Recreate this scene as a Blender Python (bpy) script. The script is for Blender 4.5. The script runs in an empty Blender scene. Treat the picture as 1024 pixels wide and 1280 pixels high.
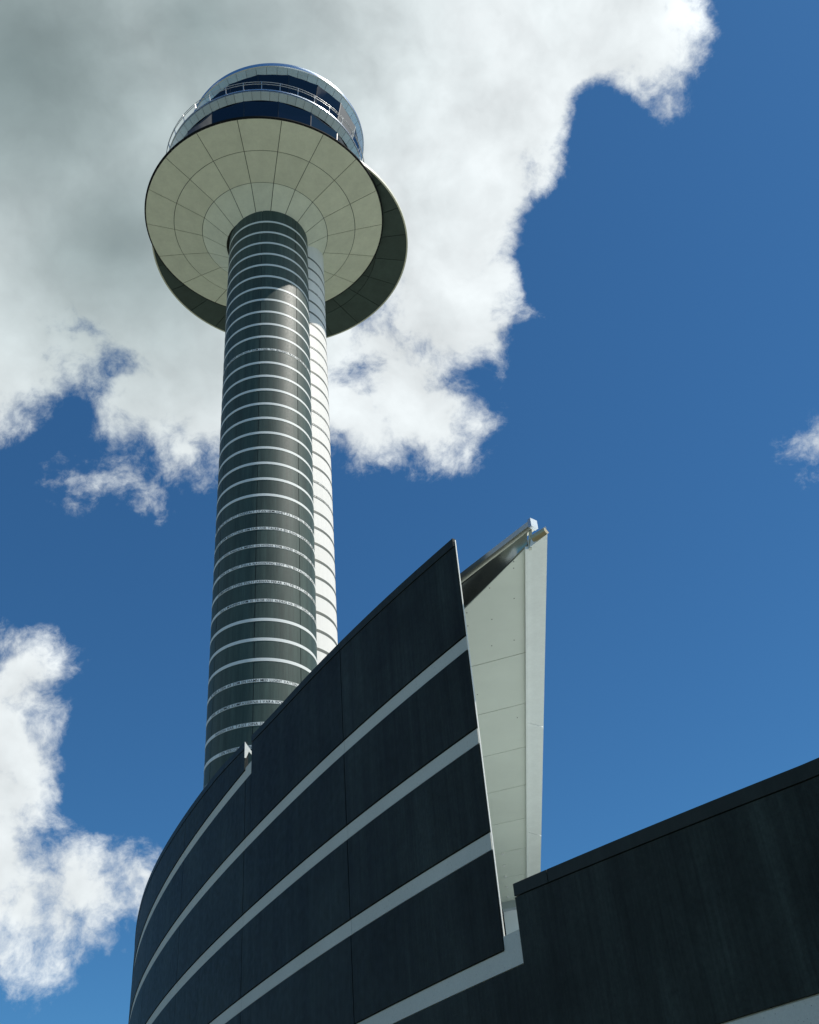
import bpy, math, random
from mathutils import Vector, Matrix
random.seed(7)
R_ = math.radians
sc = bpy.context.scene
COL = sc.collection

# ------------------------------------------------------------------ camera
EYE = 1.6
F_PX, PITCH, ROLL = 1326.3, 0.6590, -0.0930      # focal length for a 1280 high frame, radians
cd = bpy.data.cameras.new('camera'); cam = bpy.data.objects.new('camera', cd); COL.objects.link(cam)
fw = Vector((0, math.cos(PITCH), math.sin(PITCH))); rt = Vector((1, 0, 0)); up = Vector((0, -math.sin(PITCH), math.cos(PITCH)))
rt2 = rt*math.cos(ROLL) + up*math.sin(ROLL); up2 = up*math.cos(ROLL) - rt*math.sin(ROLL)
cam.matrix_world = Matrix(((rt2.x, up2.x, -fw.x, 0), (rt2.y, up2.y, -fw.y, 0), (rt2.z, up2.z, -fw.z, EYE), (0, 0, 0, 1)))
cd.sensor_fit = 'VERTICAL'; cd.sensor_height = 24.0; cd.lens = 24.0*F_PX/1280.0
cd.clip_start = 0.1; cd.clip_end = 20000
sc.camera = cam
sc.view_settings.view_transform = 'Standard'; sc.view_settings.look = 'None'
sc.view_settings.exposure = 0.0; sc.view_settings.gamma = 1.0
sc.view_settings.use_curve_mapping = False

# ------------------------------------------------------------------ sun
SUN_AZ, SUN_EL = 97.0, 58.5
def dirv(az, el):
    return Vector((math.sin(R_(az))*math.cos(R_(el)), math.cos(R_(az))*math.cos(R_(el)), math.sin(R_(el))))
sl = bpy.data.lights.new('sun', 'SUN'); sl.energy = 5.0; sl.angle = R_(0.5); sl.color = (1.0, 0.94, 0.855)
so = bpy.data.objects.new('sun', sl); COL.objects.link(so)
so.rotation_euler = (-dirv(SUN_AZ, SUN_EL)).to_track_quat('-Z', 'Y').to_euler(); so.location = (60, 0, 90)

# ------------------------------------------------------------------ node helper
class NT:
    def __init__(s, nt): s.nt = nt; nt.nodes.clear()
    def n(s, typ, **kw):
        nd = s.nt.nodes.new(typ)
        for k, v in kw.items(): setattr(nd, k, v)
        return nd
    def put(s, sock, v):
        if hasattr(v, 'is_output') or isinstance(v, bpy.types.NodeSocket): s.nt.links.new(v, sock)
        else: sock.default_value = v
    def m(s, op, a, b=0.0, c=0.0, clamp=False):
        nd = s.n('ShaderNodeMath', operation=op, use_clamp=clamp)
        s.put(nd.inputs[0], a); s.put(nd.inputs[1], b)
        if len(nd.inputs) > 2: s.put(nd.inputs[2], c)
        return nd.outputs[0]
    def v(s, op, a, b=(0, 0, 0), scale=None):
        nd = s.n('ShaderNodeVectorMath', operation=op)
        s.put(nd.inputs[0], a)
        if op != 'SCALE' and op != 'LENGTH' and op != 'NORMALIZE': s.put(nd.inputs[1], b)
        if scale is not None: s.put(nd.inputs['Scale'], scale)
        return nd.outputs['Value'] if op in ('DISTANCE', 'LENGTH', 'DOT_PRODUCT') else nd.outputs['Vector']
    def noise(s, vec, scale, detail=4, rough=0.5, dist=0.0, color=False):
        nd = s.n('ShaderNodeTexNoise'); s.put(nd.inputs['Vector'], vec)
        nd.inputs['Scale'].default_value = scale; nd.inputs['Detail'].default_value = detail
        nd.inputs['Roughness'].default_value = rough; nd.inputs['Distortion'].default_value = dist
        return nd.outputs['Color' if color else 'Fac']
    def mr(s, x, a, b, c=0.0, d=1.0, smooth=True):
        nd = s.n('ShaderNodeMapRange'); nd.interpolation_type = 'SMOOTHSTEP' if smooth else 'LINEAR'
        s.put(nd.inputs['Value'], x)
        for k, q in zip(('From Min', 'From Max', 'To Min', 'To Max'), (a, b, c, d)): s.put(nd.inputs[k], q)
        return nd.outputs['Result']
    def mix(s, f, a, b, blend='MIX'):
        nd = s.n('ShaderNodeMix', data_type='RGBA', blend_type=blend); s.put(nd.inputs[0], f)
        s.put(nd.inputs[6], a); s.put(nd.inputs[7], b); return nd.outputs[2]

# ------------------------------------------------------------------ world: clear sky with cumulus
w = bpy.data.worlds.new('World'); sc.world = w; w.use_nodes = True
N = NT(w.node_tree)
sky = N.n('ShaderNodeTexSky', sky_type='NISHITA'); sky.sun_disc = False
sky.sun_elevation = R_(SUN_EL); sky.sun_rotation = R_(SUN_AZ)
sky.altitude = 400; sky.air_density = 1.0; sky.dust_density = 0.4; sky.ozone_density = 3.0
bgs = N.n('ShaderNodeBackground'); bgs.inputs['Strength'].default_value = 0.098
skc = N.mix(1.0, sky.outputs[0], (0.38, 0.80, 1.04, 1), 'MULTIPLY')
N.put(bgs.inputs['Color'], skc)
D0 = N.v('NORMALIZE', N.n('ShaderNodeTexCoord').outputs['Generated'])
# azimuth, elevation, angular radius of the cumulus masses (degrees)
CLOUDS = [(-23.7, 58.11, 13.19), (-3.13, 61.56, 11.97), (-32.74, 46.91, 7.02), (-12.21, 52.24, 9.24), (3.21, 54.4, 6.85), (19.03, 60.78, 6.44), (11.44, 57.05, 4.88), (25.78, 58.44, 2.27), (26.45, 56.05, 0.89), (25.83, 54.59, 0.75), (17.01, 56.11, 1.16), (11.68, 52.19, 1.22), (4.17, 46.45, 1.69), (10.12, 53.65, 3.54), (8.31, 50.19, 2.56), (4.43, 47.7, 3.37), (0.18, 44.65, 3.63), (2.44, 41.89, 1.72), (-3.57, 43.14, 2.83), (-13.01, 45.2, 5.0), (-18.59, 43.54, 2.87), (-27.79, 45.13, 2.55), (-15.8, 41.24, 1.91), (-19.63, 39.66, 1.64), (-22.57, 37.42, 0.84), (-21.28, 38.65, 0.97), (-23.59, 38.78, 0.72), (-18.36, 38.1, 0.91), (-9.41, 42.78, 2.63), (-25.34, 44.12, 1.81), (-22.98, 45.92, 2.62), (-23.84, 44.76, 1.98), (-17.56, 44.26, 2.55), (-1.34, 47.29, 2.62), (-24.97, 25.29, 3.15), (-24.93, 23.01, 3.51), (-23.84, 28.13, 2.16), (-23.55, 24.25, 2.34), (-23.34, 18.67, 3.31), (-19.21, 18.24, 3.11), (-20.5, 17.68, 2.26), (-19.44, 16.97, 2.04), (-21.71, 18.01, 2.9), (-16.68, 18.82, 2.04), (26.76, 36.61, 0.43), (-23.21, 22.37, 2.24), (80.0, 30.0, 17.0), (95.0, 22.0, 14.0), (60.0, 26.0, 12.0)]
CLEAR = [(20.71, 53.89, 2.41), (20.56, 56.08, 0.84), (-18.58, 22.97, 1.63), (-20.61, 21.18, 0.38), (-23.46, 33.22, 2.45), (-18.65, 32.64, 2.44), (-23.3, 41.82, 0.96), (-26.68, 39.15, 1.64), (-26.38, 35.91, 1.95), (-14.55, 36.23, 2.09), (-16.87, 24.99, 2.93), (-17.44, 22.23, 0.85), (17.51, 48.57, 4.85), (12.98, 43.04, 3.77), (26.68, 49.07, 5.0), (9.6, 43.62, 1.69), (-12.71, 13.35, 2.19), (-17.65, 13.12, 1.77)]
GREY = [(-32.81, 57.92, 11.56), (-21.22, 51.45, 8.98), (-17.15, 62.16, 8.02), (-22.7, 47.19, 3.97)]
def warp(vec):
    a = N.v('SCALE', N.v('SUBTRACT', N.noise(vec, 5.0, 2, 0.5, color=True), (.5, .5, .5)), scale=0.05)
    b = N.v('SCALE', N.v('SUBTRACT', N.noise(vec, 22.0, 5, 0.55, color=True), (.5, .5, .5)), scale=0.022)
    return N.v('ADD', vec, N.v('ADD', a, b))
DW = warp(D0)
def mass(vec, lst):
    m = None
    for az, el, r in lst:
        d = N.v('DISTANCE', vec, tuple(dirv(az, el)))
        q = N.m('MULTIPLY_ADD', d, -1.0, R_(r))          # radians inside the edge
        m = q if m is None else N.m('SMOOTH_MAX', m, q, 0.02)
    return m
mc = mass(DW, CLOUDS)
# the rest of the sky carries the same scattered cumulus
gen = N.noise(DW, 2.6, 3, 0.5)
away = N.m('MULTIPLY', N.mr(N.v('DISTANCE', D0, tuple(dirv(0, 38))), 0.62, 0.95), N.mr(N.v('DISTANCE', D0, tuple(dirv(185, 30))), 0.5, 0.85))
gm = N.m('SUBTRACT', N.m('MULTIPLY', N.m('SUBTRACT', gen, 0.56), 0.9), N.m('MULTIPLY', N.m('SUBTRACT', 1.0, away), 0.5))
mass_all = N.m('SMOOTH_MIN', N.m('MAXIMUM', mc, gm), N.m('MULTIPLY', mass(DW, CLEAR), -3.5), 0.02)
fine = N.noise(DW, 9.0, 12, 0.66)
dens = N.m('ADD', mass_all, N.m('MULTIPLY', N.m('SUBTRACT', fine, 0.5), 0.22))
alpha = N.m('POWER', N.mr(dens, -0.010, 0.036), 1.0)
# relief: puffs turned to the sun are brighter
sunt = (dirv(SUN_AZ, SUN_EL))*0.028
f1 = N.noise(DW, 9.0, 5, 0.55); f2 = N.noise(N.v('ADD', DW, tuple(sunt)), 9.0, 5, 0.55)
relief = N.m('MULTIPLY', N.m('SUBTRACT', f1, f2), 1.1)
deep = N.mr(dens, 0.015, 0.16)
gr = N.mr(mass(DW, GREY), -0.10, 0.26)
shade = N.m('ADD', N.m('MULTIPLY', deep, 0.09), N.m('MULTIPLY', gr, 0.86), clamp=True)
lum = N.m('ADD', N.m('SUBTRACT', 0.90, N.m('MULTIPLY', shade, 0.70)), N.m('MULTIPLY', relief, N.m('SUBTRACT', 0.75, N.m('MULTIPLY', gr, 0.66))))
tint = N.mix(shade, (0.93, 0.985, 1.0, 1), (0.74, 0.97, 0.98, 1))
glow = N.mr(N.v('DISTANCE', D0, tuple(dirv(SUN_AZ, SUN_EL))), 0.64, 0.2, 1.0, 3.0)     # cloud near the sun scatters more light
ccol = N.v('SCALE', tint, scale=N.m('MULTIPLY', N.m('MAXIMUM', lum, 0.08), glow))
bgc = N.n('ShaderNodeBackground'); N.put(bgc.inputs['Color'], ccol); bgc.inputs['Strength'].default_value = 1.0
ms = N.n('ShaderNodeMixShader'); N.put(ms.inputs[0], N.m('MULTIPLY', alpha, 0.97)); N.put(ms.inputs[1], bgs.outputs[0]); N.put(ms.inputs[2], bgc.outputs[0])
wo = N.n('ShaderNodeOutputWorld'); N.put(wo.inputs['Surface'], ms.outputs[0])

# ------------------------------------------------------------------ materials
def mat(name, col, rough=0.6, metal=0.0, spec=0.5, streak=0.0, grain=0.0, vary=0.0, bump=0.0, ior=None, speck=0.0, blot=0.0, gs=18.0):
    mt = bpy.data.materials.new(name); mt.use_nodes = True
    M = NT(mt.node_tree)
    b = M.n('ShaderNodeBsdfPrincipled'); o = M.n('ShaderNodeOutputMaterial'); M.put(o.inputs[0], b.outputs[0])
    b.inputs['Roughness'].default_value = rough; b.inputs['Metallic'].default_value = metal
    b.inputs['Specular IOR Level'].default_value = spec
    if ior: b.inputs['IOR'].default_value = ior
    geo = M.n('ShaderNodeNewGeometry').outputs['Position']
    fac = None
    def mul(f, x): return x if f is None else M.m('MULTIPLY', f, x)
    if streak:      # rain marks: long in z, short across
        mp = M.n('ShaderNodeMapping'); M.put(mp.inputs[0], geo); mp.inputs['Scale'].default_value = (1, 1, 0.055)
        s1 = M.noise(mp.outputs[0], 3.2, 6, 0.65); fac = mul(fac, M.mr(s1, 0.3, 0.7, 1-streak, 1+streak, False))
        mp2 = M.n('ShaderNodeMapping'); M.put(mp2.inputs[0], geo); mp2.inputs['Scale'].default_value = (1, 1, 0.02)
        s2 = M.noise(mp2.outputs[0], 30, 3, 0.6); fac = mul(fac, M.mr(s2, 0.3, 0.7, 1-streak*.5, 1+streak*.5, False))
    if blot:
        s4 = M.noise(geo, 0.8, 4, 0.55); fac = mul(fac, M.mr(s4, 0.3, 0.7, 1-blot, 1+blot, False))
    if grain:
        s3 = M.noise(geo, gs, 7, 0.75); fac = mul(fac, M.mr(s3, 0.25, 0.75, 1-grain, 1+grain, False))
    if vary:
        rnd = M.n('ShaderNodeObjectInfo').outputs['Random']; fac = mul(fac, M.mr(rnd, 0, 1, 1-vary, 1+vary, False))
    c = (*col, 1)
    if fac is not None: csock = M.v('SCALE', c[:3], scale=fac)
    else: csock = None
    if speck:
        vo = M.n('ShaderNodeTexVoronoi'); M.put(vo.inputs['Vector'], geo); vo.inputs['Scale'].default_value = 26
        sp = M.m('LESS_THAN', vo.outputs['Distance'], 0.10)
        pick = M.m('GREATER_THAN', M.n('ShaderNodeSeparateColor').outputs[0], 0.5)
        sepn = pick.node.inputs[0].links[0].from_node; M.put(sepn.inputs[0], vo.outputs['Color'])
        csock = M.mix(M.m('MULTIPLY', M.m('MULTIPLY', sp, pick), speck), csock if csock is not None else c, (0.02, 0.022, 0.022, 1))
    if csock is not None: M.put(b.inputs['Base Color'], csock)
    else: b.inputs['Base Color'].default_value = c
    if streak or grain:
        g = M.noise(geo, 9.0, 5, 0.6); M.put(b.inputs['Roughness'], M.mr(g, 0.3, 0.7, max(0.05, rough-0.06), rough+0.08, False))
    if bump:
        bn = M.noise(geo, 45, 5, 0.7); bp = M.n('ShaderNodeBump'); bp.inputs['Strength'].default_value = bump; bp.inputs['Distance'].default_value = 0.01
        M.put(bp.inputs['Height'], bn); M.put(b.inputs['Normal'], bp.outputs[0])
    return mt
MT = {
 'dark_panel': mat('dark_facade_panel', (0.0175, 0.0245, 0.0215), 0.55, streak=0.40, grain=0.45, vary=0.12, bump=0.3, spec=0.13, blot=0.35),
 'light_band': mat('light_concrete_band', (0.56, 0.565, 0.51), 0.75, grain=0.10, bump=0.2, speck=0.7, blot=0.05, spec=0.3, gs=40),
 'backing': mat('dark_cavity', (0.012, 0.015, 0.016), 0.9),
 'coping': mat('dark_coping', (0.020, 0.0275, 0.0245), 0.5, streak=0.15, grain=0.2, spec=0.15),
 'shaft_dark': mat('dark_shaft_panel', (0.052, 0.080, 0.070), 0.50, streak=0.28, grain=0.16, vary=0.09, spec=0.22),
 'shaft_joint': mat('shaft_joint', (0.02, 0.028, 0.03), 0.8),
 'white_joint': mat('white_shaft_joint', (0.45, 0.45, 0.43), 0.8),
 'shaft_white': mat('white_shaft_panel', (0.80, 0.785, 0.745), 0.6, streak=0.04, grain=0.05, vary=0.02),
 'band_white': mat('white_ring_band', (0.72, 0.75, 0.73), 0.55, grain=0.06),
 'band_dark': mat('dark_ring_band', (0.10, 0.115, 0.10), 0.6, grain=0.08),
 'ink': mat('dark_lettering', (0.008, 0.01, 0.01), 0.8, spec=0.1),
 'pale_ink': mat('pale_lettering', (0.75, 0.75, 0.72), 0.6),
 'soffit': mat('pale_soffit_panel', (0.82, 0.82, 0.69), 0.6, spec=0.2, grain=0.07, vary=0.035, blot=0.05, gs=3.0),
 'soffit_dark': mat('dark_soffit_panel', (0.050, 0.078, 0.072), 0.6, grain=0.2, vary=0.12, blot=0.1, gs=2.0),
 'joint_line': mat('soffit_joint', (0.05, 0.06, 0.05), 0.8),
 'dark_joint_line': mat('dark_soffit_joint', (0.015, 0.02, 0.02), 0.8),
 'rim_white': mat('cream_rim', (0.75, 0.74, 0.62), 0.5),
 'rim_dark': mat('dark_rim', (0.012, 0.014, 0.016), 0.8, spec=0.1),
 'metal': mat('brushed_metal', (0.50, 0.56, 0.60), 0.32, metal=0.75, grain=0.10, vary=0.06, gs=1.2),
 'edge_metal': mat('polished_edge', (0.62, 0.68, 0.74), 0.22, metal=0.9),
 'rail': mat('rail_steel', (0.55, 0.56, 0.56), 0.35, metal=0.6),
 'glass': mat('dark_cab_glass', (0.002, 0.003, 0.010), 0.02, spec=0.5, ior=1.5),
 'mullion': mat('dark_mullion', (0.012, 0.016, 0.022), 0.4),
 'white_mullion': mat('pale_mullion', (0.6, 0.63, 0.62), 0.4),
 'shell': mat('pale_shell', (0.62, 0.67, 0.66), 0.45, grain=0.05),
 'canopy': mat('pale_canopy_panel', (0.72, 0.77, 0.70), 0.42, grain=0.015, vary=0.025, blot=0.05, spec=0.5, gs=3.5),
 'canopy_edge': mat('canopy_border', (0.90, 0.94, 0.93), 0.4, grain=0.05, streak=0.04),
 'gutter': mat('steel_gutter', (0.50, 0.51, 0.45), 0.30, metal=0.9),
 'steel': mat('dull_steel_fascia', (0.30, 0.33, 0.32), 0.24, metal=0.9),
 'brass': mat('weathered_flashing', (0.42, 0.36, 0.24), 0.3, metal=0.9),
 'bolt': mat('bolt', (0.03, 0.03, 0.03), 0.5),
 'lamp': mat('soffit_lamp', (0.8, 0.82, 0.8), 0.3),
 'sheet': mat('pale_sheet_wall', (0.78, 0.84, 0.88), 0.4),
 'deck': mat('pale_gravel_roof', (0.42, 0.47, 0.46), 0.9, grain=0.2),
 'ground': mat('concrete_apron', (0.13, 0.145, 0.11), 0.9, grain=0.15, blot=0.15, gs=0.6),
 'end': mat('pale_wall_edge', (0.72, 0.73, 0.68), 0.5, grain=0.06),
}

# ------------------------------------------------------------------ geometry helpers
def mesh(name, vs, fs, m, smooth=False):
    me = bpy.data.meshes.new(name); me.from_pydata([tuple(v) for v in vs], [], fs); me.materials.append(m)
    me.validate(); me.update()
    if smooth:
        for p in me.polygons: p.use_smooth = True
    return me
def link(name, me, parent=None, loc=(0, 0, 0), rz=0.0, kind=None, label=None):
    o = bpy.data.objects.new(name, me); COL.objects.link(o); o.location = loc; o.rotation_euler = (0, 0, rz)
    if parent is not None: o.parent = parent
    if kind: o['kind'] = kind
    if label: o['label'] = label
    return o
def pol(c, r, az, z): return (c[0]+r*math.sin(az), c[1]+r*math.cos(az), z)
def sweep(prof, a0, a1, n, c=(0, 0), closed=False, caps=True, c_of=None):
    """profile [(r,z)...] (a closed loop) swept round the axis from azimuth a0 to a1"""
    vs, fs = [], []; k = len(prof); cnt = n if closed else n+1
    for i in range(cnt):
        a = a0+(a1-a0)*i/n
        for r, z in prof: vs.append(pol(c, r, a, z))
    for i in range(n):
        j = (i+1) % cnt
        for q in range(k):
            p = (q+1) % k
            fs.append((i*k+q, i*k+p, j*k+p, j*k+q))
    if caps and not closed:
        fs.append(tuple(range(k))); fs.append(tuple(reversed(range((cnt-1)*k, cnt*k))))
    return vs, fs
def fixn(me):
    import bmesh
    b = bmesh.new(); b.from_mesh(me); bmesh.ops.recalc_face_normals(b, faces=b.faces); b.to_mesh(me); b.free(); return me
def smooth_by_angle(me, ang=35):
    for p in me.polygons: p.use_smooth = True
    try: me.set_sharp_from_angle(angle=R_(ang))
    except Exception: pass
    return me
def arc(name, c, prof, a0, a1, n, m, parent, closed=False, kind=None, label=None, sm=True):
    vs, fs = sweep(prof, R_(a0), R_(a1), n, c, closed); me = fixn(mesh(name, vs, fs, m))
    if sm: smooth_by_angle(me)
    return link(name, me, parent, kind=kind, label=label)
def box_pts(name, lo, hi, m, parent, kind=None, label=None):
    """solid between a lower and an upper polygon (same number of points)"""
    k = len(lo); vs = list(lo)+list(hi)
    fs = [tuple(reversed(range(k))), tuple(range(k, 2*k))]+[(i, (i+1) % k, k+(i+1) % k, k+i) for i in range(k)]
    return link(name, fixn(mesh(name, vs, fs, m)), parent, kind=kind, label=label)
def tube(name, pts, r, m, parent, n=8, closed=False):
    vs, fs = [], []; K = len(pts)
    for i, p in enumerate(pts):
        p = Vector(p); a = Vector(pts[(i-1) % K] if (closed or i > 0) else pts[i]); b = Vector(pts[(i+1) % K] if (closed or i < K-1) else pts[i])
        t = (b-a).normalized(); u = t.cross(Vector((0, 0, 1)))
        u = Vector((1, 0, 0)) if u.length < 1e-4 else u.normalized(); v = t.cross(u)
        for q in range(n):
            th = 2*math.pi*q/n; vs.append(p+u*r*math.cos(th)+v*r*math.sin(th))
    for i in range(K if closed else K-1):
        j = (i+1) % K
        for q in range(n): fs.append((i*n+q, i*n+(q+1) % n, j*n+(q+1) % n, j*n+q))
    if not closed: fs += [tuple(range(n)), tuple(range((K-1)*n, K*n))]
    return link(name, smooth_by_angle(fixn(mesh(name, vs, fs, m)), 50), parent)

# ------------------------------------------------------------------ ground
G = 6000
gr_o = link('ground', mesh('ground', [(-G, -G, 0), (G, -G, 0), (G, G, 0), (-G, G, 0)], [(0, 1, 2, 3)], MT['ground']), kind='structure')

# ------------------------------------------------------------------ control tower
tower = bpy.data.objects.new('control_tower', None); COL.objects.link(tower); tower.location = (-9.1, 56.5, 0)
tower['label'] = 'tall control tower of twin dark and white ringed shafts under saucer discs and cab'
tower['category'] = 'control tower'
bpy.context.view_layer.update()
TP = bpy.data.objects.new  # parts keep world coordinates: offset the parent inverse
def under(o, parent):
    o.parent = parent; o.matrix_parent_inverse = parent.matrix_world.inverted(); return o
C1 = (-9.527, 55.184); C2 = (-8.534, 58.233); RS = 3.192
Z0 = 70.71+EYE; DZ = 1.331; BH = 0.20

glyphs = {}
def glyph(ch):
    if ch in glyphs: return glyphs[ch]
    cu = bpy.data.curves.new('g', 'FONT'); cu.body = ch; cu.size = 1.0; cu.resolution_u = 2; cu.offset = 0.004
    ob = bpy.data.objects.new('g', cu); COL.objects.link(ob)
    dg = bpy.context.evaluated_depsgraph_get(); me = ob.evaluated_get(dg).to_mesh()
    vs = [v.co.copy() for v in me.vertices]; fs = [tuple(p.vertices) for p in me.polygons]
    ob.evaluated_get(dg).to_mesh_clear(); bpy.data.objects.remove(ob); bpy.data.curves.remove(cu)
    x1 = max((v.x for v in vs), default=0.3); x0 = min((v.x for v in vs), default=0)
    glyphs[ch] = (vs, fs, x0, x1); return glyphs[ch]
def lettering(text, c, zc, azc, m, parent, rr):
    """capitals written round the shaft, the '|' of the text at azimuth azc"""
    H = 0.16/0.70; adv = 0.025; vs, fs = [], []; x = 0.0; anchor = 0.0; placed = []
    for ch in text:
        if ch == '|': anchor = x; continue
        if ch == ' ': x += 0.085; continue
        gv, gf, x0, x1 = glyph(ch); wdt = (x1-x0)*H*0.92
        placed.append((x, gv, gf, x0)); x += wdt+adv
    for x, gv, gf, x0 in placed:
        b = len(vs)
        for v in gv:
            s = x+(v.x-x0)*H*0.92-anchor; a = R_(azc)-s/rr
            vs.append(pol(c, rr, a, zc+(v.y-0.35)*H))
        fs += [tuple(b+i for i in f) for f in gf]
    return link('lettering', mesh('lettering', vs, fs, m), parent, kind='stuff')

def shaft(name, c, az_first, ncol, m_panel, m_joint, m_band, m_ink, texts, label, ztop, azt):
    core_me = fixn(mesh(name, *sweep([(0.05, 0.0), (RS-0.035, 0.0), (RS-0.035, ztop), (0.05, ztop)], 0, 2*math.pi, 96, closed=True), m_joint))
    smooth_by_angle(core_me)
    core = link(name, core_me, None, loc=(c[0], c[1], 0), label=label); under(core, tower); bpy.context.view_layer.update()
    step = 360.0/ncol; gap = math.degrees(0.022/RS)
    h = DZ-BH
    def panel_mesh(hh):
        return smooth_by_angle(fixn(mesh('panel', *sweep([(RS-0.05, 0), (RS-0.05, hh), (RS, hh), (RS, 0)],
                    R_(-step/2+gap), R_(step/2-gap), 14), m_panel)))
    pm = panel_mesh(h-0.012); top_h = ztop-(Z0+BH/2)-0.006; pt = panel_mesh(top_h)
    rest_v, rest_f = [], []
    view_az = math.degrees(math.atan2(-c[0], -c[1])) % 360
    for k in range(-1, 54):
        zb = Z0-DZ*k-DZ+BH/2+0.006 if k >= 0 else Z0+BH/2+0.006
        if zb < 0.05: continue
        for q in range(ncol):
            ac = (az_first+step*q+step/2) % 360
            d = abs((ac-view_az+180) % 360-180)
            if d < 100+step/2 and zb > 20:
                o = link('panel', pt if k < 0 else pm, None, loc=(c[0], c[1], zb), rz=-R_(ac)); under(o, core)
            else:
                src = pt if k < 0 else pm; b = len(rest_v); rot = Matrix.Rotation(-R_(ac), 4, 'Z')
                rest_v += [rot @ v.co+Vector((c[0], c[1], zb)) for v in src.vertices]; rest_f += [tuple(b+i for i in p.vertices) for p in src.polygons]
    if rest_v:
        o = link('remaining_panels', smooth_by_angle(mesh('remaining_panels', rest_v, rest_f, m_panel)), None, kind='stuff'); under(o, core)
    bm_ = smooth_by_angle(fixn(mesh('ring_band', *sweep([(RS-0.05, -BH/2), (RS+0.012, -BH/2), (RS+0.012, BH/2), (RS-0.05, BH/2)], 0, 2*math.pi, 96, closed=True), m_band)))
    for k in range(0, 54):
        z = Z0-DZ*k
        if z < 0.3: break
        o = link('ring_band', bm_, None, loc=(c[0], c[1], z)); under(o, core)
        if k in texts:
            o = lettering(texts[k], c, z, azt, m_ink, None, RS+0.017); under(o, core)
    return core
T1 = {11: 'VINDEN STILLNAR OCH ALLT SOM |LYSER TILL BLICKEN FRAN HIMLEN OVER',
 22: 'HAR ALLTID SETT ETT SANDFALT |UTAN HEMLIGHET PA TOG TILL EN STAD VID',
 23: 'EN SAGA SOM BERATTADE OM HU|R FOR TALRIKA EN GANG VANDRADE SOM',
 24: 'UT I DEN ANDLIGA MINNS |EN HYENA SOM SOKER SKUGGA I DET HETA',
 25: 'OCH SA TIDIGT FULLA N|AGONTING RIDIT TILL EN KALLA DAR ALLA',
 26: 'SJOMANNEN STORE POLST|JARNAN PEKAR ALLTID RATT NAR VAGEN BORJAR',
 27: 'ALLT MANNEN SOM VI |TROR OSS ALDRIG HA SETT FORUT OCH SEDAN',
 31: 'FLYGPLATSEN AR SOM EN HA|MN MED LUGNT VATTEN OCH LJUS I NATTEN',
 32: 'DAR VI GOMDE KOMPASSER|NA I VARA FICKOR OCH GICK VIDARE MOT',
 33: 'NAGON HAR TAGIT DI|NA SVAR OCH LAGT DEM BAKOM HORISONTEN',
 34: 'I EN PERSONLIG EN|KEL TANKE OM ATT RESA HEM IGEN',
 35: 'LANGT BORTA SER MAN |LJUSET TANDAS OVER BANAN'}
T2 = {2: 'UNDER VINGEN LIGGER HAVET STILLA OCH GLITTRAR |SOM EN SPEGEL AV SILVER', 3: 'RESAN BORJAR ALLTID MED ETT STEG UT I |MORGONEN OCH LJUSET',
 8: 'FRAN HIMLEN SER MAN INGA GRANSER BARA |SKOGAR OCH VATTEN', 9: 'OCH MOLNEN VANDRAR LANGSAMT OVER |FALTEN MOT NORR',
 13: 'DEN SOM VANTAR PA NAGON HOR VARJE |STEG I HALLEN', 14: 'ATT KOMMA HEM AR OCKSA EN |RESA SOM TAR TID',
 18: 'VAGEN DIT AR LANG MEN |HIMLEN AR OPPEN', 19: 'OCH NAGON VINKAR FRAN |TERRASSEN'}
s1 = shaft('dark_shaft', C1, 128.6, 7, MT['shaft_dark'], MT['shaft_joint'], MT['band_white'], MT['ink'], T1,
           'dark grey-green ringed shaft with thin white bands', 72.15+EYE, 180.3)
s2 = shaft('white_shaft', C2, 141.0, 7, MT['shaft_white'], MT['white_joint'], MT['band_dark'], MT['pale_ink'], T2,
           'white ringed shaft with thin dark bands', 77.0+EYE, 120.0)

# --- lower disc (pale soffit)
CD = (-9.86, 55.42); E = EYE
prof = [(3.15, 71.90+E), (5.18, 73.46+E), (7.53, 74.28+E), (9.90, 75.02+E)]
lower = arc('lower_disc', CD, [(3.0, 72.0+E), (5.2, 73.53+E), (7.53, 74.35+E), (9.93, 75.09+E), (9.93, 75.12+E), (3.0, 75.12+E)], 0, 360, 144, MT['joint_line'], None, closed=True, label='saucer with pale panelled underside and dark rim')
under(lower, tower); bpy.context.view_layer.update()
o = arc('rim', CD, [(9.85, 75.0+E), (9.975, 75.06+E), (9.985, 75.17+E), (9.87, 75.19+E)], 0, 360, 144, MT['rim_dark'], None, closed=True); under(o, lower)
for ri in range(3):
    (ra, za), (rb, zb) = prof[ri], prof[ri+1]
    L = math.hypot(rb-ra, zb-za); g = 0.026; fx = (rb-ra)/L*g; fz = (zb-za)/L*g
    if ri == 0: ra0, za0 = ra, za
    else: ra0, za0 = ra+fx, za+fz
    rb0, zb0 = rb-fx, zb-fz
    # true radial joints of constant width
    vs, fs = [], []; n = 8
    me_v = []
    for i in range(n+1):
        t = i/n
        for (r, z) in ((ra0, za0), (rb0, zb0), (rb0, zb0+0.05), (ra0, za0+0.05)):
            ga = g/r; a = -R_(10)+ga+(R_(20)-2*ga)*t
            vs.append(pol((0, 0), r, a, z))
    for i in range(n):
        for q in range(4):
            p = (q+1) % 4; fs.append((i*4+q, i*4+p, (i+1)*4+p, (i+1)*4+q))
    fs += [(0, 1, 2, 3), (n*4, n*4+1, n*4+2, n*4+3)]
    pmesh = smooth_by_angle(fixn(mesh('soffit_panel', vs, fs, MT['soffit'])))
    for q in range(18):
        o = link('soffit_panel', pmesh, None, loc=(CD[0], CD[1], 0), rz=-R_(3.4+20*q+10)); under(o, lower)
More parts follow.
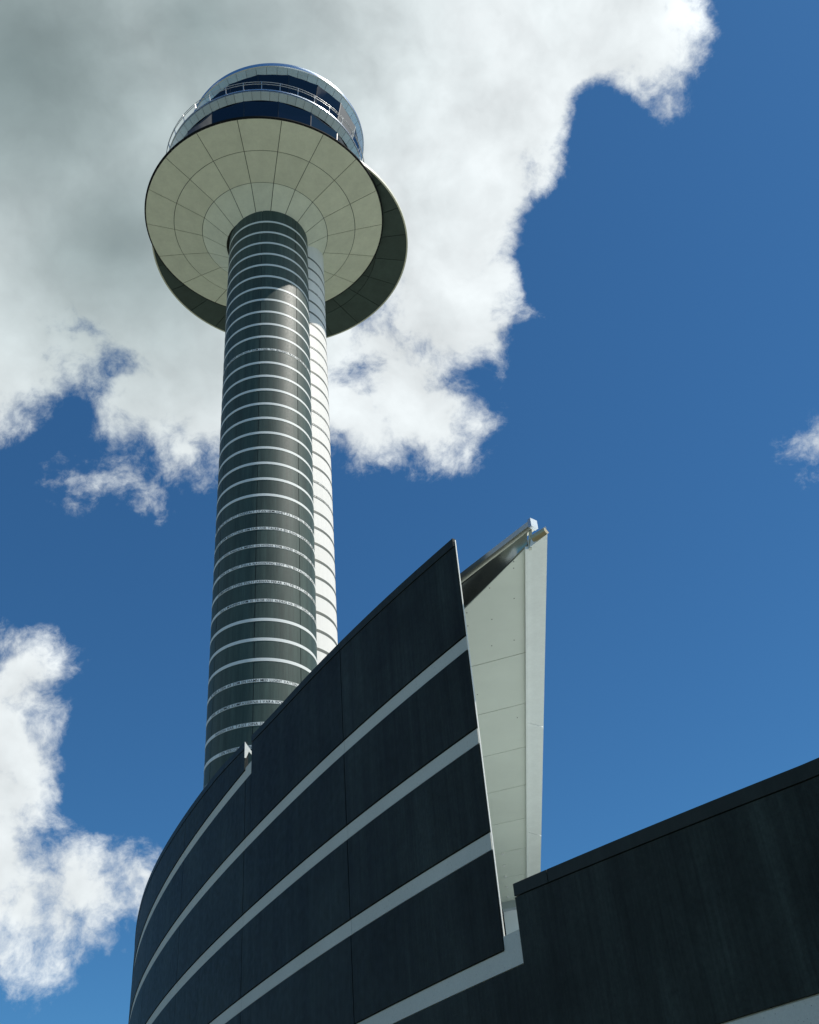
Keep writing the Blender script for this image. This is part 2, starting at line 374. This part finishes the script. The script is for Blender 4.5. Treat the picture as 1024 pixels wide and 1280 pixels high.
# top face of the lower disc rising to the sill of the lower glazing
CB = (-9.85, 55.38)
o = arc('upper_cover', CD, [(9.86, 75.13+E), (9.86, 75.18+E), (8.2, 76.9+E), (7.9, 76.9+E), (7.9, 75.16+E)], 0, 360, 96, MT['rim_dark'], None, closed=True); under(o, lower)

# --- upper disc (dark soffit, cream rim)
CU = (-9.0, 58.62); ZU = 75.5+E
upper = arc('upper_disc', CU, [(3.4, ZU+0.06), (11.0, ZU+0.06), (11.0, ZU+0.3), (3.4, ZU+0.3)], 0, 360, 144, MT['dark_joint_line'], None, closed=True, label='larger saucer behind with dark underside and cream rim')
under(upper, tower); bpy.context.view_layer.update()
o = arc('rim', CU, [(10.93, ZU-0.02), (11.05, ZU-0.01), (11.06, ZU+0.30), (10.93, ZU+0.32)], 0, 360, 144, MT['rim_white'], None, closed=True); under(o, upper)
for ra, rb in ((5.6, 8.26), (8.30, 10.91)):
    vs, fs = [], []; n = 6; g = 0.025
    for i in range(n+1):
        for (r, z) in ((ra, 0), (rb, 0), (rb, 0.05), (ra, 0.05)):
            ga = g/r; a = -R_(7.5)+ga+(R_(15)-2*ga)*i/n; vs.append(pol((0, 0), r, a, z))
    for i in range(n):
        for q in range(4):
            p = (q+1) % 4; fs.append((i*4+q, i*4+p, (i+1)*4+p, (i+1)*4+q))
    fs += [(0, 1, 2, 3), (n*4, n*4+1, n*4+2, n*4+3)]
    pmesh = fixn(mesh('soffit_panel', vs, fs, MT['soffit_dark']))
    for q in range(24):
        o = link('soffit_panel', pmesh, None, loc=(CU[0], CU[1], ZU), rz=-R_(2.3+15*q+7.5)); under(o, upper)
# pale shell rising from the upper disc behind the cab
cA, rA, zA = CU, 11.0, ZU+0.32; cB2, rB, zB = (-9.75, 55.75), 8.25, 80.2+E
for q in range(12):
    a0, a1 = -96+16.2*q, -96+16.2*(q+1); vs, fs = [], []; n = 6; g = 0.02
    for lay in (0, -0.08):
        for i in range(n+1):
            a = R_(a0+(a1-a0)*i/n)
            a += (g/rA if i == 0 else (-g/rA if i == n else 0))
            vs.append(pol(cA, rA+lay, a, zA)); vs.append(pol(cB2, rB+lay, a, zB))
    M_ = 2*(n+1)
    for i in range(n):
        fs += [(2*i, 2*i+1, 2*i+3, 2*i+2), (M_+2*i, M_+2*i+2, M_+2*i+3, M_+2*i+1), (2*i, 2*i+2, M_+2*i+2, M_+2*i), (2*i+1, M_+2*i+1, M_+2*i+3, 2*i+3)]
    fs += [(0, M_, M_+1, 1), (2*n, 2*n+1, M_+2*n+1, M_+2*n)]
    o = link('shell_panel', smooth_by_angle(fixn(mesh('shell_panel', vs, fs, MT['shell']))), None); under(o, upper)

# --- cab storeys
OFF = 3.6
def glazing(cab, c, r0, z0, r1, z1, bright_mull=()):
    body = None
    for q in range(18):
        aL, aR = R_(OFF+20*q), R_(OFF+20*(q+1)); m_ = 0.10
        def P(a, r, z): return Vector(pol(c, r, a, z))
        A, B, Cc, Dd = P(aL, r0, z0), P(aR, r0, z0), P(aR, r1, z1), P(aL, r1, z1)
        ux = (B-A).normalized(); out = ux.cross(Dd-A).normalized()
        mid = Vector(((A.x+B.x)/2-c[0], (A.y+B.y)/2-c[1], 0))
        if out.dot(mid) < 0: out = -out
        hv = (Dd-A).normalized()
        ga = [A+ux*0.045+hv*0.05, B-ux*0.045+hv*0.05, Cc-ux*0.045-hv*0.02, Dd+ux*0.045-hv*0.02]
        o = box_pts('window_pane', [p-out*0.04 for p in ga], ga, MT['glass'], None); under(o, cab)
        mm = MT['white_mullion'] if q in bright_mull else MT['mullion']
        w_ = ux*0.035
        o = box_pts('mullion', [A-w_-out*0.08, A+w_-out*0.08, A+w_+out*0.012, A-w_+out*0.012], [Dd-w_-out*0.08, Dd+w_-out*0.08, Dd+w_+out*0.012, Dd-w_+out*0.012], mm, None); under(o, cab)
def facet_ring(name, c, prof, m, cab, seg=18, off=OFF):
    vs, fs = sweep(prof, R_(off), R_(off+360), seg, c, closed=True)
    o = link(name, fixn(mesh(name, vs, fs, m)), None); under(o, cab); return o
# lower storey
lowcab = arc('lower_storey', CB, [(0.3, 76.9+E), (7.55, 76.9+E), (7.75, 80.5+E), (0.3, 80.5+E)], 0, 360, 18, MT['backing'], None, closed=True, sm=False, label='lower glazed storey of the cab'); under(lowcab, tower)
bpy.context.view_layer.update()
glazing(lowcab, CB, 7.85, 76.95+E, 8.12, 80.46+E, (5, 4))
# balcony: curved fascia of separate sheets, ledge, deck, rails
nf = 72
balc = arc('balcony', CB, [(7.2, 80.62+E), (8.0, 80.62+E), (8.46, 81.04+E), (8.46, 81.1+E), (7.2, 81.2+E)], 0, 360, 144, MT['mullion'], None, closed=True, label='balcony ring round the cab'); under(balc, tower); bpy.context.view_layer.update()
fm = smooth_by_angle(fixn(mesh('fascia_sheet', *sweep([(8.06, 80.50+E), (8.52, 81.06+E), (8.47, 81.10+E), (8.02, 80.55+E)], R_(-2.5)+0.0016, R_(2.5)-0.0016, 3), MT['metal'])))
for q in range(nf):
    o = link('fascia_sheet', fm, None, loc=(CB[0], CB[1], 0), rz=-R_(q*5+1.2)); under(o, balc)
o = arc('ledge', CB, [(8.50, 81.11+E), (8.59, 81.14+E), (8.60, 81.28+E), (8.52, 81.42+E), (8.36, 81.44+E), (8.36, 81.11+E)], 0, 360, 144, MT['edge_metal'], None, closed=True); under(o, balc)
for zz in (82.14+E, 81.82+E):
    o = tube('rail', [pol(CB, 8.72 if zz > 83.3 else 8.66, R_(a), zz) for a in range(0, 360, 3)], 0.026, MT['rail'], None, closed=True); under(o, balc)
for q in range(36):
    a = R_(3.2+10*q); n_ = Vector((math.sin(a), math.cos(a), 0)); t_ = Vector((math.cos(a), -math.sin(a), 0))
    b0 = Vector(pol(CB, 8.52, a, 81.3+E)); b1 = Vector(pol(CB, 8.73, a, 82.15+E))
    o = box_pts('rail_post', [b0-t_*.03-n_*.04, b0+t_*.03-n_*.04, b0+t_*.03+n_*.04, b0-t_*.03+n_*.04], [b1-t_*.022-n_*.03, b1+t_*.022-n_*.03, b1+t_*.022+n_*.03, b1-t_*.022+n_*.03], MT['rail'], None); under(o, balc)
# upper storey
CT = (-8.84, 55.02)
upcab = arc('upper_storey', CT, [(0.3, 81.0+E), (6.3, 81.0+E), (7.1, 85.1+E), (0.3, 85.1+E)], 0, 360, 18, MT['backing'], None, closed=True, sm=False, label='upper glazed storey with outward leaning panes'); under(upcab, tower); bpy.context.view_layer.update()
glazing(upcab, CT, 6.65, 81.1+E, 7.46, 84.86+E, (5, 4))
roof = arc('roof', CT, [(0.3, 85.1+E), (7.66, 85.34+E), (7.66, 86.02+E), (6.9, 86.3+E), (0.3, 86.8+E)], 0, 360, 144, MT['metal'], None, closed=True, label='flat metal roof of the cab'); under(roof, tower); bpy.context.view_layer.update()
fm = smooth_by_angle(fixn(mesh('fascia_sheet', *sweep([(7.36, 84.86+E), (7.74, 85.40+E), (7.69, 85.44+E), (7.31, 84.92+E)], R_(-3.33)+0.0018, R_(3.33)-0.0018, 4), MT['metal'])))
for q in range(54):
    o = link('fascia_sheet', fm, None, loc=(CT[0], CT[1], 0), rz=-R_(q*360/54+1.2)); under(o, roof)
o = arc('roof_edge', CT, [(7.72, 85.45+E), (7.80, 85.49+E), (7.84, 85.72+E), (7.78, 85.96+E), (7.66, 86.06+E), (7.64, 85.5+E)], 0, 360, 144, MT['edge_metal'], None, closed=True); under(o, roof)

# ------------------------------------------------------------------ terminal building
CC = (50.112, 48.515); RB = 61.448; SP = 1.338; BW = 0.198; ZB = 7.26+EYE      # top of band B
bld = bpy.data.objects.new('terminal_building', None); COL.objects.link(bld); bld.location = (2.0, 14.0, 0)
bld['label'] = 'curved dark-panelled building in the foreground with pale horizontal bands and pointed wall end'
bld['category'] = 'building'
bpy.context.view_layer.update()
def sm(x): x = max(0, min(1, x)); return x*x*(3-2*x)
def wr(s): return 0.15*sm((s-256)/13.0)          # the curve is a little fuller at its far end
def wp(s, z, d=0.0):
    """point on the facade: arc length s (m), height z, distance d outward"""
    a = s/RB; r = RB+d+wr(s); return (CC[0]+r*math.sin(a), CC[1]+r*math.cos(a), z)
def strip(name, s0, s1, zb, zt, d0, d1, m, parent, n=None, kind=None, label=None):
    """curved slab along the wall; zb/zt are numbers or functions of s"""
    n = n or max(2, int(abs(s1-s0)/0.45)); fb = zb if callable(zb) else (lambda s: zb); ft = zt if callable(zt) else (lambda s: zt)
    vs, fs = [], []
    for i in range(n+1):
        s = s0+(s1-s0)*i/n
        vs += [wp(s, fb(s), d0), wp(s, ft(s), d0), wp(s, ft(s), d1), wp(s, fb(s), d1)]
    for i in range(n):
        for q in range(4):
            p = (q+1) % 4; fs.append((i*4+q, i*4+p, (i+1)*4+p, (i+1)*4+q))
    fs += [(0, 1, 2, 3), (n*4, n*4+1, n*4+2, n*4+3)]
    o = link(name, smooth_by_angle(fixn(mesh(name, vs, fs, m)), 25), None, kind=kind, label=label); under(o, parent); return o
TOP = [(236, 3.58), (244, 3.62), (246.3, 3.66), (250.33, 3.876)]
TOP1 = [(250.6, 8.865), (251.6, 8.908), (252.34, 8.938), (254, 8.993), (255.1, 9.025), (256.4, 9.055), (257.1, 9.085), (257.9, 9.14), (258.3, 9.19), (259.8, 9.32), (261, 9.375), (262.4, 9.43), (264, 9.50), (265.4, 9.57), (267.8, 9.68), (270.5, 9.78), (274, 9.9), (300, 10.4), (330, 10.6)]
def tab(T):
    def f(s):
        if s <= T[0][0]: return T[0][1]+EYE
        for (a, x), (b, y) in zip(T, T[1:]):
            if s <= b: return x+(y-x)*(s-a)/(b-a)+EYE
        return T[-1][1]+EYE
    return f
top2, top1 = tab(TOP), tab(TOP1)
def bt(k): return ZB-SP*k            # top of band k (A=-1, B=0, ...)
S_FIN, S_N1, S_J1, S_J2, S_N2 = 250.655, 250.345, 254.01, 257.865, 258.24
PT = 0.035                            # panel thickness
S_END, S_LEFT = 224.0, 318.0
facade = strip('facade', S_END, S_FIN+0.02, 0.0, 3.402+EYE, -0.30, -0.040, MT['light_band'], bld, label='pale structural wall behind the dark panels, showing as bands'); bpy.context.view_layer.update()
o = strip('facade_wall', S_FIN+0.021, S_LEFT, 0.0, bt(0)-0.21, -0.052, -0.040, MT['light_band'], facade)
o = strip('facade_wall', S_J2+0.001, S_LEFT, bt(0)-0.209, 8.650+EYE, -0.30, -0.040, MT['light_band'], facade)
G_ = 0.010
joints = [S_J1]
while joints[-1]+4.29 < S_LEFT: joints.append(joints[-1]+4.29 if len(joints) > 1 else 258.17)
joints = [S_J1, 258.17]+[258.17+4.27*i for i in range(1, 14)]
right_j = [249.76-4.25*i for i in range(0, 6)]
def slot(zfun, off): return (lambda s: zfun(s)+off)
def panels(s0, s1, zb, zt, stack='panel', mm=None):
    strip('panel', s0+G_, s1-G_, zb, zt, -0.040, 0.0, mm or MT['dark_panel'], facade)
# bands: pale pieces set between the dark rows, 8 mm behind the panel face
def band(s0, s1, k): strip('band', s0+0.004, s1-0.004, bt(k)-BW, bt(k), -0.039, -0.016, MT['light_band'], facade)
cuts_main = [S_FIN]+[j for j in joints if j < S_LEFT]
cuts_all = sorted(right_j)+cuts_main[1:]
cuts_all = [S_END]+[c for c in cuts_all if c > S_END]
GR = 0.016                            # shadow groove beside a band
# rows fully across (below band E)
for k in range(4, 7):                 # F, G, H bands
    for a, b in zip(cuts_all, cuts_all[1:]): band(a, b, k)
for k in range(3, 6):                 # dark row under band k
    for a, b in zip(cuts_all, cuts_all[1:]): panels(a, b, bt(k+1)+GR, bt(k)-BW-GR) if not (k == 3 and a < S_FIN-1) else None
# row under E on the right wall is the tall panel reaching up to its parapet
grv = 0.135
for a, b in zip(cuts_all, cuts_all[1:]):
    if a >= S_FIN-1: continue
    b2 = min(b, S_N1)
    if b2 <= a: continue
    if b > S_FIN-1:                   # the panel next to the notch: tall part to the notch, low part runs on below band E
        panels(a, S_N1+G_, bt(4)+GR, slot(top2, -grv-0.010))
        panels(S_N1+0.0, b, bt(4)+GR, bt(3)-BW-GR)
    else:
        panels(a, b, bt(4)+GR, slot(top2, -grv-0.010))
# coping of the right wall
cop = [S_END, 229.0, 233.2, 237.45, 241.7, 245.5, 249.76, S_N1]
for a, b in zip(cop, cop[1:]): strip('coping', a+0.006, b-0.006, slot(top2, -grv), top2, -0.30, 0.010, MT['coping'], facade)
strip('parapet_core', S_END, S_N1-0.03, 3.405+EYE, slot(top2, -grv-0.004), -0.28, -0.041, MT['backing'], facade)
# wall with bands B..E
for k in range(0, 4):
    cs = [S_FIN]+[j for j in joints]
    if k == 3: cs[0] = S_N1+0.0
    for a, b in zip(cs, cs[1:]):
        if k < 3: strip('band', a+0.004, b-0.004, bt(k)-BW, bt(k), -0.039, -0.016, MT['light_band'], facade)
        else: band(a, b, k)
    if k < 3:
        for a, b in zip(cs, cs[1:]): panels(a if a != S_FIN else S_FIN-G_, b, bt(k+1)+GR, bt(k)-BW-GR)
# pale upstand in the right notch
strip('band', S_N1+0.004, S_FIN-0.014+0.02, bt(3)+0.001, 3.400+EYE, -0.039, -0.017, MT['light_band'], facade)
# tall wall above band B, right of the slit
cs = [S_FIN-G_, S_J1, S_J2+G_]
for a, b in zip(cs, cs[1:]): panels(a, b, bt(0)+GR, slot(top1, -grv-0.012))
panels(S_J2, 258.17, bt(0)+GR, bt(-1)-BW-GR)
strip('coping', S_FIN, S_J1-0.006, slot(top1, -grv), top1, -0.04, 0.010, MT['coping'], facade)
strip('coping', S_J1+0.006, S_J2, slot(top1, -grv), top1, -0.04, 0.010, MT['coping'], facade)
strip('wall_back', S_FIN+0.03, S_J2, bt(0)-0.2, slot(top1, -grv-0.004), -0.052, -0.041, MT['backing'], facade)
strip('wall_back', S_FIN+0.03, S_J2, 3.2+EYE, bt(0)-0.22, -0.065, -0.053, MT['backing'], facade)
# pale end trims of the free standing wall
strip('end_trim', S_FIN-0.018, S_FIN-0.0105, bt(3)+0.06, slot(top1, -0.03), -0.032, -0.016, MT['end'], facade)
strip('end_trim', S_J2+0.002, S_J2+0.02, 8.66+EYE, slot(top1, -0.10), -0.16, -0.02, MT['end'], facade)
# band A and the low wall left of the slit
cs = [S_N2]+[j for j in joints[1:] if j > S_N2]
cs = [S_N2]+joints[2:]
band(S_J2, joints[2], -1)
for a, b in zip(joints[2:], joints[3:]): band(a, b, -1)
strip('band', S_J2+0.004, S_N2-0.006, bt(-1)+0.001, 8.650+EYE, -0.039, -0.017, MT['light_band'], facade)
for a, b in zip(cs, cs[1:]): panels(a, b, bt(-1)+GR, slot(top1, -grv-0.012))
cs2 = joints[1:]
for a, b in zip(cs2, cs2[1:]): panels(a, b, bt(0)+GR, bt(-1)-BW-GR)
cpl = [S_N2]+joints[2:]
for a, b in zip(cpl, cpl[1:]): strip('coping', a+(0 if a == S_N2 else 0.006), b-0.006, slot(top1, -grv), top1, -0.045, 0.010, MT['coping'], facade)
strip('parapet_core', S_N2+1.2, joints[-1], 8.652+EYE+0.3, slot(top1, -grv-0.004), -0.28, -0.041, MT['backing'], facade)
zt_ = top1(S_N2)
def plate(name, s_, pts, th, m):
    vs = [wp(s_, z, d) for d, z in pts]+[wp(s_+th, z, d) for d, z in pts]; k = len(pts)
    fs = [tuple(range(k)), tuple(range(k, 2*k))]+[(q, (q+1) % k, k+(q+1) % k, k+q) for q in range(k)]
    o = link(name, fixn(mesh(name, vs, fs, m)), None); under(o, facade); return o
plate('end_plate', S_N2-0.012, [(0.010, zt_), (-0.05, zt_-0.08), (-0.20, zt_-0.27), (-0.20, zt_-0.32), (-0.075, zt_-0.19), (-0.022, zt_-0.33), (0.010, zt_-0.33)], 0.010, MT['end'])
strip('wall_back', S_N2+0.01, S_N2+1.2, 8.66+EYE, zt_-0.1, -0.07, -0.042, MT['backing'], facade)

# --- roof decks of the body behind the facade
def deck(name, s0, s1, z, depth, m, label=None):
    strip(name, s0, s1, 0.02, z, -depth, -0.31, m, bld, n=40, label=label)
deck('low_roof', S_END, 258.6, 3.0+EYE, 30, MT['deck'], 'low pale roof deck behind the parapet')
deck('high_block', 258.9, S_LEFT, 8.5+EYE, 4.6, MT['deck'], 'higher block behind the left wall')

# --- canopy roof behind the pointed wall
HS = 8.3+EYE
def pa(az, d): return Vector((d*math.sin(R_(az)), d*math.cos(R_(az)), 0))
NL, NR, FR = pa(2.53, 13.284), pa(7.505, 11.815), Vector((2.02, 26.6, 0))
ONR, OFR = pa(8.94, 11.57), Vector((2.31, 26.45, 0))
edge_dir = (NR-NL).normalized()                   # near edge, parallel to the wall
NLL = NL-edge_dir*5.0                             # it runs on behind the wall
wv = Vector((math.sin(R_(19)), math.cos(R_(19)), 0)); uv = Vector((math.cos(R_(19)), -math.sin(R_(19)), 0))
canopy = box_pts('canopy', [tuple(p)[:2]+(HS+0.06,) for p in (NLL, NR, FR, NLL+Vector((-3.5, 14.6, 0)))], [tuple(p)[:2]+(HS+0.13,) for p in (NLL, NR, FR, NLL+Vector((-3.5, 14.6, 0)))], MT['joint_line'], None, label='flat canopy roof with pale panelled underside')
under(canopy, bld); bpy.context.view_layer.update()
def clip(poly, n, c, keep):
    out = []
    for i in range(len(poly)):
        a, b = poly[i], poly[(i+1) % len(poly)]; da, db = (a.dot(n)-c)*keep, (b.dot(n)-c)*keep
        if da >= 0: out.append(a)
        if da*db < 0: out.append(a+(b-a)*(da/(da-db)))
    return out
foot = [NLL, NR, FR, NLL+Vector((-3.5, 14.6, 0))]
rows = [8.0]+[14.29+1.63*i for i in range(-1, 9)]
rows = [4.0]+[14.29+1.632*i for i in range(0, 9)]
ucuts = [-30, 40]
for i in range(len(rows)-1):
    for j in range(len(ucuts)-1):
        p = clip(foot, wv, rows[i]+0.008, 1); p = clip(p, wv, rows[i+1]-0.008, -1) if p else p
        p = clip(p, uv, ucuts[j]+0.008, 1) if p else p; p = clip(p, uv, ucuts[j+1]-0.008, -1) if p else p
        if len(p) < 3: continue
        o = box_pts('soffit_panel', [(q.x, q.y, HS) for q in p], [(q.x, q.y, HS+0.055) for q in p], MT['canopy'], None); under(o, canopy)
# border strip on the open side, in three lengths, a little lower than the soffit
def lerp(a, b, t): return a+(b-a)*t
for t0, t1 in ((0.0, 0.352), (0.354, 0.70), (0.702, 1.0)):
    a, b = lerp(NR, FR, t0), lerp(NR, FR, t1)
    c_, d_ = lerp(ONR, OFR, t1+(0.03 if t1 < 1 else 0)), lerp(ONR, OFR, t0+(0.03 if t0 > 0 else 0))
    ofs = Vector((0.012, 0, 0))
    o = box_pts('border_sheet', [(q.x, q.y, HS-0.03) for q in (a+ofs, b+ofs, c_, d_)], [(q.x, q.y, HS+0.10) for q in (a+ofs, b+ofs, c_, d_)], MT['canopy_edge'], None); under(o, canopy)
# slim bead between soffit and border
o = box_pts('bead', [(q.x, q.y, HS-0.045) for q in (NR+Vector((-.035, 0, 0)), FR+Vector((-.035, 0, 0)), FR+Vector((.01, 0, 0)), NR+Vector((.01, 0, 0)))], [(q.x, q.y, HS-0.002) for q in (NR+Vector((-.035, 0, 0)), FR+Vector((-.035, 0, 0)), FR+Vector((.01, 0, 0)), NR+Vector((.01, 0, 0)))], MT['canopy_edge'], None); under(o, canopy)
# steel fascia rising outward from the near edge to the gutter
outn = Vector((edge_dir.y, -edge_dir.x, 0))
if outn.dot(-NL) < 0: outn = -outn
def fas(name, P0, P1, prof, m, n=1, cap=True):
    """profile [(outward, z)] extruded from P0 to P1"""
    vs, fs = [], []; k = len(prof)
    for i in range(n+1):
        b = lerp(P0, P1, i/n)
        for d, z in prof: q = b+outn*d; vs.append((q.x, q.y, z))
    for i in range(n):
        for q in range(k): p = (q+1) % k; fs.append((i*k+q, i*k+p, (i+1)*k+p, (i+1)*k+q))
    fs += [tuple(range(k)), tuple(range(n*k, (n+1)*k))]
    o = link(name, smooth_by_angle(fixn(mesh(name, vs, fs, m)), 40), None); under(o, canopy); return o
GZ = 8.485+EYE                                     # underside of the gutter
GR_, GL_ = pa(8.02, 11.68), pa(2.60, 12.80)        # gutter line: it swings out from the roof edge to the left
gdir = (GR_-GL_).normalized(); GLL = GL_-gdir*1.2; NLX = NL-edge_dir*1.5
def ruled(name, rowsA, rowsB, m, th=0.012, n=10):
    """sheet between two polylines (same point count) given at both ends"""
    vs, fs = [], []; k = len(rowsA)
    for i in range(n+1):
        for a, b in zip(rowsA, rowsB): vs.append(Vector(a).lerp(Vector(b), i/n))
    for i in range(n):
        for q in range(k-1): fs.append((i*k+q, i*k+q+1, (i+1)*k+q+1, (i+1)*k+q))
    me = mesh(name, vs, fs, m); smooth_by_angle(me, 60); o = link(name, me, None); under(o, canopy)
    md = o.modifiers.new('thickness', 'SOLIDIFY'); md.thickness = th; md.offset = 0
    return o
def section(base, top, z0, z1):
    out = []
    for i in range(9):
        t = i/8; q = base.lerp(top, t**1.5*0.55+t*0.45); out.append((q.x, q.y, z0+(z1-z0)*(1-(1-t)**1.25)))
    return out
ruled('fascia', section(NLX, GLL, HS+0.005, GZ+0.01), section(NR, GR_-gdir*0.10, HS+0.005, GZ+0.01), MT['steel'])
def bar(name, P0, P1, prof, m, dirv_):
    vs, fs = [], []; k = len(prof); on = Vector((dirv_.y, -dirv_.x, 0))
    if on.dot(-P0) < 0: on = -on
    for b in (P0, P1):
        for d, z in prof: q = b+on*d; vs.append((q.x, q.y, z))
    for q in range(k): p = (q+1) % k; fs.append((q, p, k+p, k+q))
    fs += [tuple(range(k)), tuple(range(k, 2*k))]
    o = link(name, smooth_by_angle(fixn(mesh(name, vs, fs, m)), 40), None); under(o, canopy); return o
bar('gutter', GLL, GR_-gdir*0.012, [(-0.06, GZ), (0.0, GZ), (0.045, GZ+0.03), (0.05, GZ+0.105), (0.03, GZ+0.125), (-0.06, GZ+0.125)], MT['gutter'], gdir)
bar('gutter_end', GR_-gdir*0.011, GR_+gdir*0.045, [(-0.07, GZ-0.005), (0.055, GZ-0.005), (0.055, GZ+0.13), (-0.07, GZ+0.13)], MT['metal'], gdir)
q0 = NR+Vector((0.01, -0.01, 0)); q1 = GR_-gdir*0.07
o = box_pts('bracket', [(q0.x+a, q0.y+b, HS-0.04) for a, b in ((0, 0), (.045, 0), (.045, .05), (0, .05))], [(q1.x+a, q1.y+b, GZ-0.004) for a, b in ((0, 0), (.045, 0), (.045, .05), (0, .05))], MT['gutter'], None); under(o, canopy)
# curved end piece of the border
fas('end_scoop', NR+edge_dir*0.15, ONR, [(0.0, HS-0.03), (0.022, HS-0.01), (0.04, HS+0.02), (0.045, HS+0.06), (0.02, HS+0.06), (-0.03, HS-0.0)], MT['brass'])
# bolts on the fascia and soffit, small lamps near the far end
for i, t in enumerate((0.30, 0.62, 0.86)):
    b = lerp(NL, NR, t)+outn*0.045; r = 0.010
    o = box_pts('bolt', [(b.x-r, b.y-r, HS+0.18), (b.x+r, b.y-r, HS+0.18), (b.x+r, b.y+r, HS+0.18), (b.x-r, b.y+r, HS+0.18)], [(b.x-r, b.y-r, HS+0.2), (b.x+r, b.y-r, HS+0.2), (b.x+r, b.y+r, HS+0.2), (b.x-r, b.y+r, HS+0.2)], MT['bolt'], None); under(o, canopy)
for wd, ud in [(11.83, -2.63), (11.98, -2.68), (12.29, -3.14), (12.72, -2.91), (12.75, -3.65), (13.10, -3.38), (13.10, -3.76), (13.84, -3.27), (13.83, -3.63), (16.36, -4.02), (15.21, -4.35)]:
    b = wv*wd+uv*ud; r = 0.0065
    o = box_pts('rivet', [(b.x-r, b.y-r, HS-0.006), (b.x+r, b.y-r, HS-0.006), (b.x+r, b.y+r, HS-0.006), (b.x-r, b.y+r, HS-0.006)], [(b.x-r, b.y-r, HS-0.0005), (b.x+r, b.y-r, HS-0.0005), (b.x+r, b.y+r, HS-0.0005), (b.x-r, b.y+r, HS-0.0005)], MT['bolt'], None); under(o, canopy)
for i in range(5):
    b = pa(3.32, 23.4+0.75*i); r = 0.028
    o = box_pts('lamp', [(b.x-r, b.y-r*1.6, HS-0.02), (b.x+r, b.y-r*1.6, HS-0.02), (b.x+r, b.y+r*1.6, HS-0.02), (b.x-r, b.y+r*1.6, HS-0.02)], [(b.x-r, b.y-r*1.6, HS-0.001), (b.x+r, b.y-r*1.6, HS-0.001), (b.x+r, b.y+r*1.6, HS-0.001), (b.x-r, b.y+r*1.6, HS-0.001)], MT['lamp'], None); under(o, canopy)
# wall closing the far end of the canopy
a, b = Vector((1.40, 27.0, 0)), Vector((2.1, 26.85, 0)); th = Vector((0.05, 0.2, 0))
o = box_pts('sheet_wall', [(q.x, q.y, 3.0+EYE) for q in (a, b, b+th, a+th)], [(q.x, q.y, HS+0.02) for q in (a, b, b+th, a+th)], MT['sheet'], None); under(o, bld)
a2, b2 = Vector((-6.0, 28.5, 0)), Vector((1.6, 27.5, 0))
o = box_pts('recessed_wall', [(q.x, q.y, 3.0+EYE) for q in (a2, b2, b2+th, a2+th)], [(q.x, q.y, HS+0.05) for q in (a2, b2, b2+th, a2+th)], MT['backing'], None); under(o, bld)
a3, b3 = Vector((0.5, 27.05, 0)), Vector((2.2, 26.5, 0))
o = box_pts('edge_beam', [(q.x, q.y, HS-0.17) for q in (a3, b3, b3+th, a3+th)], [(q.x, q.y, HS+0.2) for q in (a3, b3, b3+th, a3+th)], MT['metal'], None); under(o, bld)
